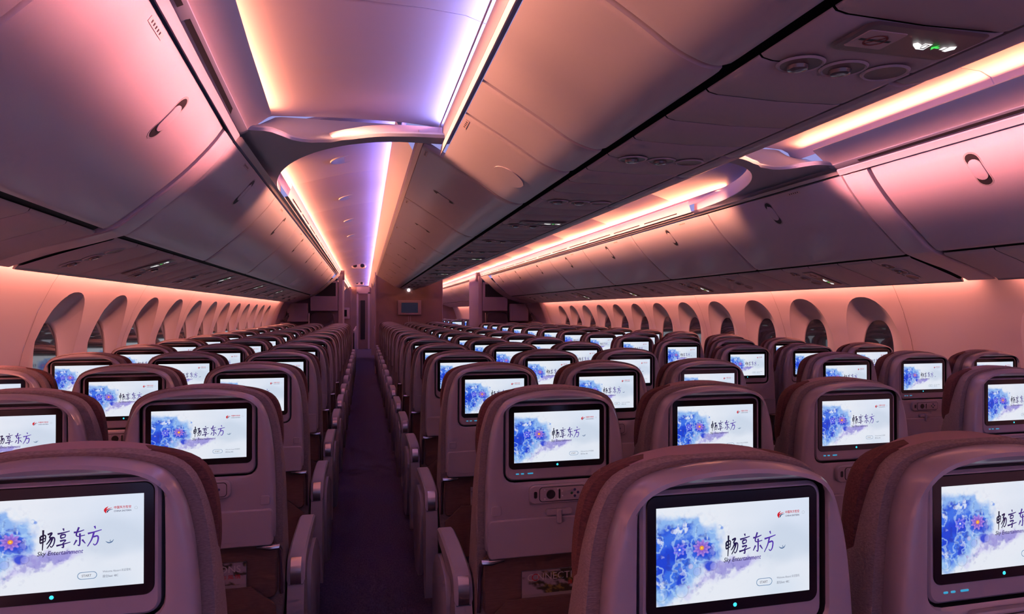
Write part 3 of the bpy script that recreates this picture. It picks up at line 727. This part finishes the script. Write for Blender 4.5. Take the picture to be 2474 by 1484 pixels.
# rails, lips, ceilings. s=-1 camera aisle, s=1 other aisle
def run(mat, prof, y0, y1, s, name, T=None, ny=None, closed=False, thick=.012):
    mb = one(mat); n = ny or max(1, int((y1-y0)/.7))
    mb.loft([[(s*p[0], y0+(y1-y0)*k/n, p[1]) for p in prof] for k in range(n+1)], closed, closed, closed)
    return struct(mb.build(name, T=T, angle=30))
tn = [30]
def tname(): tn[0] += 1; return 'trim_%d' % tn[0]
for s in (-1, 1):
    T = skew if s < 0 else None
    # near, window side: pale rail over the doors, vent rail, fascia, lip
    run('bin_plastic', [(1.552,2.131),(1.545,2.127),(1.527,2.152),(1.530,2.160),(1.60,2.17)], -3, 2.97, s, tname(), T)
    run('arch_plastic', [(1.60,2.165),(1.528,2.164),(1.497,2.180),(1.4955,2.183)], -3, 3.0, s, tname(), T)
    run('rail_plastic', [(1.4955,2.183),(1.485,2.196),(1.404,2.258),(1.400,2.264),(1.404,2.270),(1.50,2.262)], -3, 3.0, s, tname(), T)
    vb = one('vent_black')
    for k in range(4):
        ya = 2.80-1.02*k; yb = ya-.94
        for x0, z0, x1, z1 in ((1.522,2.1665,1.507,2.1745),):
            vb.loft([[(s*x0, y, z0-.0015), (s*x1, y, z1-.0015)] for y in (ya, yb)], False)
    struct(vb.build(tname(), T=T))
    # near, centre side
    run('rail_pale', [(.640,2.121),(.645,2.121),(.640,2.165),(.655,2.182)][:3] + [(.628,2.175),(.60,2.18)], -3, 3.0, s, tname())
    run('rail_plastic', [(.60,2.18),(.634,2.180),(.637,2.205),(.634,2.258),(.60,2.262)], -3, 2.95, s, tname())
    run('rail_pale', [(.634,2.258),(.630,2.30),(.640,2.262),(.648,2.262),(.646,2.270),(.640,2.268)][3:], -3, 3.30, s, tname())
    # near ceiling panels
    cm = one('ceiling_panel')
    prof = [(1.52,2.285),(1.49,2.330),(1.44,2.350),(1.2,2.362),(1.02,2.365),(.8,2.362),(.67,2.352),(.60,2.330),(.575,2.285)]
    for y0, y1 in ((-3, -.75), (-.745, .65), (.655, 2.06), (2.065, 3.33)):
        cm.loft([[(s*p[0], y, p[1]+dz) for p in prof] + [(s*p[0], y, p[1]+.02) for p in prof[::-1]] for y, dz in ((y0, .006), (y0+.012, 0), (y1-.012, 0), (y1, .006))], True, True, True)
    struct(cm.build('ceiling' if s < 0 else 'ceiling_2'))
    # arch: soffit with a rounded opening, front edge wavy
    def yF(x):   # x measured from the cabin centre
        q = [(.66,2.90),(.75,2.905),(.90,2.93),(1.00,2.98),(1.07,3.03),(1.16,3.10),(1.26,3.125),(1.33,3.09),(1.385,2.99),(1.41,2.965),(1.60,2.965)]
        for (a, b), (c, d) in zip(q, q[1:]):
            if a <= x <= c: t = (x-a)/(c-a); t = t*t*(3-2*t); return b+(d-b)*t
        return q[0][1] if x < q[0][0] else q[-1][1]
    def yB(x):
        t = (x-.777)/.773
        return 3.02 if t < 0 else 4.55-1.53*math.sqrt(max(0, 1-min(t, 1)**2))
    ZS = 2.18
    xs = [.632,.66,.70,.74,.777] + [.777+.773*math.sin(PI/2*k/22) for k in range(1, 23)]
    ab = one('arch_plastic')
    rows = []
    for x in xs:
        a, b = yF(x), yB(x)
        zc = 2.352 if x < 1.42 else 2.352-.07*(x-1.42)/.13
        rows.append([(s*x, 3.33, zc), (s*x, 3.32, zc-.012), (s*x, a+(3.32-a)*.80, 2.285), (s*x, a+(3.32-a)*.45, 2.225), (s*x, a+.035, 2.205), (s*x, a+.012, 2.204), (s*x, a, 2.193), (s*x, a+.006, ZS)] +
                    [(s*x, a+.012+(b-a-.02)*k/5, ZS) for k in range(1, 5)] + [(s*x, b-.004, ZS), (s*x, b, ZS+.005)])
    ab.loft(rows, False)
    ab.loft([[(s*x, y, z) for x, z in ((1.548,ZS),(1.575,ZS-.02),(1.62,ZS-.02))] for y in (2.965, 4.6)], False)
    ab.mat('ceiling_panel')      # inner wall of the opening
    ab.loft([[(s*x, yB(x), ZS+.005), (s*x, yB(x)+.0, ZS+.060), (s*(x-.01 if x>1 else x), yB(x)+.01, ZS+.085)] for x in xs], False)
    ab.mat('ceiling_panel').loft([[(s*x, 3.32, 2.37), (s*x, 3.42, 2.46)] for x in (.6, 1.6)], False)
    ao = ab.build('ceiling_arch', angle=40)
    tag(ao, 'grey ceiling arch with a rounded opening above the ' + ('near' if s < 0 else 'far') + ' aisle', 'ceiling arch')
    # far: pale cove wall with air slots, rail over the doors
    run('ceiling_panel', [(1.478,2.247),(1.474,2.246),(1.470,2.238),(1.497,2.160)], 4.5, 28, s, tname())
    run('ceiling_panel', [(1.478,2.247),(1.474,2.246),(1.470,2.238),(1.497,2.160)], 4.5, 28, s, tname()) if False else None
    run('rail_plastic', [(1.497,2.160),(1.515,2.157),(1.520,2.148)], 4.5, 28, s, tname())
    run('rail_pale', [(1.520,2.148),(1.530,2.146),(1.550,2.135),(1.60,2.17)], 2.97, 28, s, tname())
    vb = one('vent_black')
    y = 4.72; k = 0
    while y < 13.5:
        L = .62; vb.loft([[(s*1.4895, yy, 2.176), (s*1.4870, yy, 2.183)] for yy in (y, y+L)], False); y += L+.10; k += 1
    struct(vb.build(tname()))
    # far, centre side: cove wall, dark joint, rail
    run('rail_pale', [(.80,2.39),(.832,2.402),(.835,2.398),(.745,2.240)], 3.40, 28, s, tname())
    run('seam_grey', [(.745,2.240),(.742,2.205)], 3.0, 28, s, tname())
    run('rail_pale', [(.742,2.205),(.722,2.188),(.70,2.20)], 3.0, 28, s, tname())
    cm = one('ceiling_panel')
    prof = smooth_line([(1.545,2.235),(1.535,2.268),(1.50,2.290),(1.35,2.335),(1.15,2.390),(.98,2.425),(.86,2.440),(.79,2.440),(.772,2.40)], 2)
    for k in range(18):
        y0, y1 = 3.40+1.42*k, 3.40+1.42*(k+1)-.004
        cm.loft([[(s*p[0], y, p[1]+dz) for p in prof] + [(s*p[0], y, p[1]+.02) for p in prof[::-1]] for y, dz in ((y0, .004), (y0+.010, 0), (y1-.010, 0), (y1, .004))], True, True, True)
    struct(cm.build('ceiling_3' if s < 0 else 'ceiling_4'))
    # round speaker grilles in the far ceiling
    for k in range(4):
        y = 4.35+1.42*k; tilt = math.atan2(.11, .34)
        g = one('rail_pale')
        n = 28; g.loft([[(q*math.cos(2*PI*j/n), q*math.sin(2*PI*j/n), dz) for j in range(n)] for q, dz in ((.10, .004), (.098, -.003), (.085, -.003), (.08, 0))], True, False, True)
        o = g.build('ceiling_speaker'); o.location = (s*1.12, y, 2.396); o.rotation_euler = (0, s*.30, 0)
        tag(o, f'round ceiling grille above the {"near" if s < 0 else "far"} aisle, {ORD[k] if k else "first"} beyond the arch', 'speaker grille', 'round grilles in the aisle ceilings')
# centre bins
for s, side in ((-1, 'near'), (1, 'far')):
    for i, (y0, y1) in enumerate(zip(CEN, CEN[1:])):
        prof = CENN if y1 < 3.1 else CENF
        r = thing('overhead_bin', f'closed centre overhead bin facing the {side} aisle, {ORD[i-1] if i > 1 else "nearest"} from the camera' if i else f'centre overhead bin facing the {side} aisle, above the camera', 'overhead bin', (0,0,0), f'centre overhead bins facing the {side} aisle')
        bb = one('black_gap'); bb.loft([[(s*.56, y, 2.17), (0, y, 2.25), (0, y, 1.94), (s*.17, y, 1.945), (s*.33, y, 2.0), (s*.55, y, 2.13)] for y in (y0, y1)], True, True, True)
        bb.build('bin_body', r)
        d = door_mesh(prof, s, y0, y1, intoC, name='door', parent=r)
        if y1-y0 > 1 and y0 > 3 or y0 in (3.06,):
            latch(prof, s, (y0+y1)/2, .38, intoC, d, scale=.8)
        if y1-y0 > .5:
            pl = one('placard'); a, b = on_door(prof, s, y0+.10, .04, intoC, [(-.05,-.012),(.05,-.012),(.05,.02),(-.05,.02)], 0, .0012); pl.loft([a, b], True, True, False)
            pl.mat('ink_black')
            for q in range(4): a, b = on_door(prof, s, y0+.07+.02*q, .04, intoC, [(-.005,-.005),(.005,-.005),(.003,.010),(-.003,.010)], 0, .0016); pl.loft([a, b], True, True, False)
            pl.build('placard', d)
# round lamp cover in the near centre door
for s in (-1,):
    g = one('bin_plastic'); sh_ = [(.10*math.cos(a), .16*math.sin(a)) for a in [2*PI*k/24 for k in range(24)]]
    a, b = on_door(CENN, s, 2.69, .62, intoC, sh_, .0002, .0035); g.loft([a, b], True, True, False)
    o = g.build('bin_emblem'); tag(o, 'shallow round boss on the centre bin door over the near aisle', 'door boss')
# centre service panels
CP = [(-.192,1.914),(-.186,1.908),(-.165,1.904),(0,1.900),(.165,1.904),(.186,1.908),(.192,1.914)]
pm = one('psu_plastic')
ys = []; y = -1.6
pat = [.2125]*4
while y < 14.4: ys.append((y, y+.2125)); y += .2125
for k, (a0, b0) in enumerate(ys):
    ya, yb = a0+.0035, b0-.0035
    pm.loft([[(p[0], yy, p[1]+dz) for p in CP] + [(p[0], yy, p[1]+.003) for p in CP[::-1]] for yy, dz in ((ya, .0015), (ya+.003, 0), (yb-.003, 0), (yb, .0015))], True, True, True)
pm.mat('black_gap').box(-.235, .235, -1.6, 14.4, 1.938, 1.950)
struct(pm.build('trim_5'))
# ------------------------------------------------------------------ reading-lamp units
def lamp_unit(label, org, ux, sign, group, scale=1.):
    """three lamp recesses across ux on the underside, sign = lit belt sign behind them; local z down"""
    r = thing('reading_lamp_unit', label, 'reading lamp unit', org, group)
    for k in (-1, 0, 1):
        m_ = one('psu_plastic'); n = 24; R = .046*scale; cx_ = k*.105*scale
        c = lambda q, dz, off=0: [(cx_+ux*0+q*R*math.cos(2*PI*j/n), off+q*R*.9*math.sin(2*PI*j/n), dz) for j in range(n)]
        m_.loft([c(1.1, .001), c(1.0, -.003), c(.92, -.001)], True)
        m_.mat('seat_plastic_dark').loft([c(.92, -.001), c(.80, -.0005, .004), c(.01, -.0002, .006)], True, False, True)
        if k < 1:
            m_.mat('lens_glass').loft([c(.50, -.001, .010), c(.45, -.008, .010), c(.22, -.010, .010), c(.01, -.009, .010)], True, False, True)
        m_.build('lamp', r)
    if sign:
        b_ = one('seat_plastic_dark')
        def rr(w_, h_, cx_, cy_, rad, dz, n=5):
            out = []
            for (sx, sz, a0) in ((1,1,0),(-1,1,PI/2),(-1,-1,PI),(1,-1,3*PI/2)):
                for q in range(n+1): a_ = a0+PI/2*q/n; out.append((cx_+sx*(w_/2-rad)+rad*math.cos(a_), cy_+sz*(h_/2-rad)+rad*math.sin(a_), dz))
            return out
        b_.loft([rr(.27, .12, .02, -.145, .02, 0), rr(.26, .11, .02, -.145, .018, -.004)], True, False, True)
        b_.mat('placard').loft([rr(.085, .07, -.055, -.145, .006, -.004), rr(.083, .068, -.055, -.145, .005, -.0055)], True, False, True)
        b_.build('sign_panel', r)
        g = MB().mat('ink_red')
        n = 24; g.loft([[( -.055+q*math.cos(2*PI*j/n), -.145+q*math.sin(2*PI*j/n), -.0062) for j in range(n)] for q in (.022, .018)])
        g.loft([[(-.069, -.132, -.0062), (-.066, -.129, -.0062)], [(-.044, -.161, -.0062), (-.041, -.158, -.0062)]], False)
        g.mat('ink_black').loft([[(-.090, -.149, -.0060), (-.090, -.141, -.0060)], [(-.022, -.149, -.0060), (-.022, -.141, -.0060)]], False)
        g.build('no_smoking_sign', r)
        g = MB().mat('sign_white')
        def poly(pts, dz=-.0062): g.add([(x, y, dz) for x, y in pts], [tuple(range(len(pts)))])
        cx_, cy_ = .075, -.145
        poly([(cx_-.045,cy_-.012),(cx_-.030,cy_-.006),(cx_-.018,cy_+.010),(cx_-.024,cy_+.014),(cx_-.042,cy_+.002),(cx_-.050,cy_-.006)])
        for a in (((-.028,-.012),(-.010,-.012),(-.006,.014),(-.024,.014)),):
            P_ = [(cx_+x, cy_+y) for x, y in a]; c0 = (sum(p[0] for p in P_)/4, sum(p[1] for p in P_)/4); Q = [(c0[0]+(p[0]-c0[0])*.72, c0[1]+(p[1]-c0[1])*.72) for p in P_]
            g.add([(x, y, -.0063) for x, y in P_+Q], [(i,(i+1)%4,4+(i+1)%4,4+i) for i in range(4)])
            poly([(c0[0]+(p[0]-c0[0])*.42, c0[1]+(p[1]-c0[1])*.5) for p in P_])
        poly([(cx_+.022,cy_-.006),(cx_+.030,cy_-.006),(cx_+.030,cy_+.006),(cx_+.022,cy_+.006)])
        poly([(cx_+.032,cy_-.010),(cx_+.044,cy_-.014),(cx_+.052,cy_-.002),(cx_+.044,cy_+.012),(cx_+.034,cy_+.010)])
        g.mat('sign_green'); poly([(cx_-.001,cy_+.000),(cx_+.008,cy_+.011),(cx_+.008,cy_+.003),(cx_+.017,cy_+.003),(cx_+.017,cy_-.003),(cx_+.008,cy_-.003),(cx_+.008,cy_-.011)])
        g.build('belt_sign', r)
    return r
cy_ = [1.15 + .85*k for k in range(15)]
for k, y in enumerate(cy_):
    sign = k in (0, 3, 6, 9)
    lamp_unit(f'three reading lamps{" with lit belt sign" if sign else ""} under the centre bins, {ORD[k]} set', (0, y, 1.898), 1, sign, 'reading lamp units under the centre bins')
for s, side in ((-1, 'left'), (1, 'right')):
    for k in range(11):
        y = 3.22 + .85*k; sign = k in (1, 3, 5, 7)
        o = lamp_unit(f'three reading lamps{" with lit belt sign" if sign else ""} under the {side} bins, {ORD[k] if k else "first"} beyond the rib', (s*2.19, y, 1.6255), 1, sign, f'reading lamp units under the {side} bins', .9)
        o.rotation_euler = (0, s*.335, 0)

# ------------------------------------------------------------------ far end of the cabin
YB = 14.45
b = one('bulkhead'); b.box(-.735, .735, YB, YB+.12, 0, 2.2); b.mat('cabinet').box(-.765, -.735, YB-.02, YB+.14, 0, 2.42); b.box(.735, .75, YB-.01, YB+.13, 0, 2.3)
o = struct(b.build('wall_centre'))
t_ = thing('wall_monitor', 'dark wall monitor in a pale frame on the centre bulkhead', 'monitor', (-.0, YB, 1.47))
m_ = one('cabinet'); m_.panel(-.0, 0, .52, .33, .01, -.05, 0, .008); m_.build('frame', t_)
m_ = one('bezel_black'); m_.panel(-.0, 0, .37, .225, .004, -.056, -.045, .002); m_.build('screen', t_)
m_ = one('white_lamp'); m_.disc(-.02, 1.865, .032, YB-.03, YB); o = m_.build('bulkhead_lamp'); tag(o, 'small round white lamp above the bulkhead monitor', 'lamp')
m_ = one('cabinet'); m_.box(-.03, -.015, YB-.006, YB, .9, 1.28); m_.box(.015, .03, YB-.006, YB, .9, 1.28); struct(m_.build('trim_6'))
for s, side in ((-1, 'left'), (1, 'right')):
    # galley / lavatory block beside the aisle with a dark cupboard, pale cabinet and folded crew seat
    yp = 13.7
    w_ = one('partition'); w_.box(*sorted((s*1.50, s*2.72)), yp, yp+1.2, 0, 2.0)
    w_.mat('cabinet').box(*sorted((s*1.44, s*1.52)), yp-.03, yp+1.22, 0, 2.16)
    struct(w_.build('wall_' + side + '_2'))
    t_ = thing('galley_cabinet', f'pale cabinet with a dark open cupboard on the {side} partition', 'cabinet', (s*1.80, yp-.035, 1.58))
    m_ = one('cabinet'); m_.box(-.27, .27, -.10, 0, -.18, .12); m_.box(-.27, -.23, -.10, 0, .12, .42); m_.box(.23, .27, -.10, 0, .12, .42); m_.box(-.27, .27, -.10, 0, .40, .44); m_.build('cabinet_body', t_)
    m_ = one('dark_recess'); m_.box(-.23, .23, -.06, 0, .12, .40); m_.build('cupboard', t_)
    t_ = thing('crew_seat', f'dark folded crew seat on the {side} partition', 'crew seat', (s*1.84, yp-.01, .955))
    m_ = one('leather_dark'); hs = smooth_poly([(-.25,-.4),(.25,-.4),(.25,.32),(.20,.42),(-.20,.42),(-.25,.32)], 2)
    m_.loft([[(x*.93, -.16, z*.96) for x, z in hs], [(x, -.12, z) for x, z in hs], [(x, 0, z) for x, z in hs]], True, True, True); m_.build('backrest', t_)
    m_ = one('metal'); m_.box(-.27, -.25, -.1, 0, -.3, .40); m_.build('rail', t_)
    # cabin door bay between the last window and the partition
    d_ = one('cabinet'); prof = WALLP
    ys = (12.15, 12.25, 12.35, 13.3, 13.4, 13.72)
    d_.loft([[(s*(x-(.0 if k in (0,) else .05)), y, z) for x, z in prof] for k, y in enumerate(ys)], False)
    struct(d_.build('door_%d' % (1 if s < 0 else 2)))
    t_ = thing('door_slide_box', f'pale padded slide box on the {side} cabin door', 'slide box', (s*2.50, 12.85, 1.15))
    m_ = one('cabinet'); q = smooth_poly([(-.33,-.5),(.33,-.5),(.33,.02),(-.33,.02)], 2); m_.loft([[(s*.05, y, z) for y, z in q], [(-s*.10, y*.95, z*.93) for y, z in q]], True, True, True); m_.build('cover', t_)
    m_ = one('metal_dark'); m_.tube([(-s*.02, -.12, .05), (-s*.07, -.12, .14), (-s*.08, 0, .19), (-s*.07, .12, .14), (-s*.02, .12, .05)], .016, 8); m_.build('door_lever', t_)
    t_ = one('cabinet'); t_.box(*sorted((s*2.12, s*2.5)), 13.4, 13.7, 1.18, 1.55); o = t_.build('wall_locker'); tag(o, f'pale square locker high on the {side} door bay wall', 'locker')
    m_ = one('psu_plastic'); m_.loft([[(s*x, y, z) for x, z in ((1.49,2.14),(1.6,2.03),(1.82,1.83),(2.0,1.70),(2.38,1.56),(2.7,1.5))] for y in (12.9, 13.72)], False); struct(m_.build(tname()))
    # arch frame over the aisle at the partition
    m_ = one('partition'); m_.box(*sorted((s*1.40, s*1.53)), yp, yp+.1, 2.05, 2.245); struct(m_.build(tname()))
# things along the aisles beyond the bulkhead
for (y, z, w_, lab) in ((14.0, 2.37, .16, 'twin black ceiling lens unit above the near aisle, closer one'), (22.5, 2.37, .16, 'twin black ceiling lens unit above the near aisle, farther one')):
    t_ = thing('ceiling_lens_unit', lab, 'ceiling unit', (-1.03-.006*y, y, z))
    m_ = one('placard'); m_.panel(0, 0, w_*1.9, w_*.8, w_*.38, -.02, .02, .004); m_.build('housing', t_)
    for k in (-1, 1): q = one('bezel_black'); q.panel(k*w_*.48, 0, w_*.52, w_*.50, w_*.22, -.028, -.015, .003); q.build('lens', t_); 
m_ = one('bulkhead'); m_.box(-2.7, -1.42, 21.5, 21.6, 0, 2.2); m_.box(-.78, .78, 20.5, 20.6, 0, 2.4); m_.box(1.42, 2.7, 25.5, 25.6, 0, 2.2); struct(m_.build('wall_far'))
m_ = one('partition'); m_.box(-1.6, 1.6, 27.5, 27.6, 0, 2.6); struct(m_.build('wall_front'))
m_ = one('cabinet'); m_.box(-1.27, -1.21, 24.0, 24.1, 0, 2.1); m_.box(-.86, -.80, 24.0, 24.1, 0, 2.1); m_.box(-1.27, -.80, 24.0, 24.1, 2.05, 2.30); struct(m_.build(tname()))
t_ = thing('door_frame_panel', 'tall dark doorway at the far end of the near aisle', 'doorway', (-1.03, 24.2, 0))
m_ = one('dark_recess'); m_.box(-.10, .06, 0, .05, .35, 1.80); m_.build('opening', t_)
m_ = one('bulkhead'); m_.box(-1.9, -.5, 24.26, 24.3, 0, 2.3); struct(m_.build(tname()))
t_ = thing('wall_monitor', 'small dark wall monitor in a pale frame left along the near aisle', 'monitor', (-1.70, 21.4, 1.33))
m_ = one('cabinet'); m_.panel(0, 0, .46, .36, .01, 0, .1, .006); m_.build('frame', t_)
m_ = one('bezel_black'); m_.panel(0, 0, .30, .22, .004, -.006, .02, .002); m_.build('screen', t_)
for i, x in enumerate((-.2, .2)):
    pass
for s in (-1, 1):
    m_ = one('cabinet'); x = -.994+.035+s*.27
    m_.loft([[(x-.012, y, z), (x+.012, y, z)] for y, z in ((14.9, .0), (14.9, .95), (19.5, .95), (19.5, 0))], False)
    m_.box(x-.012, x+.012, 14.9, 19.5, 0, .9)
    o = m_.build('low_screen_wall'); tag(o, f'low pale side screen along the {"left" if s < 0 else "right"} edge of the near aisle beyond the bulkhead', 'low screen')
far_x = [1.387, 1.858, 2.329]
for n in range(4):
    for k, x in enumerate(far_x):
        key = ('low', -1 if k == 0 else 0)
        o = dup(TEMPL[key]); o.location = (x, 16.6+.9*n, 0)
        tag(o, f'airline seat in the cabin beyond the bulkhead, {("far aisle side", "middle", "window side")[k]} of its {ORD[n] if n else "first"} row', 'seat', 'seats beyond the bulkhead')
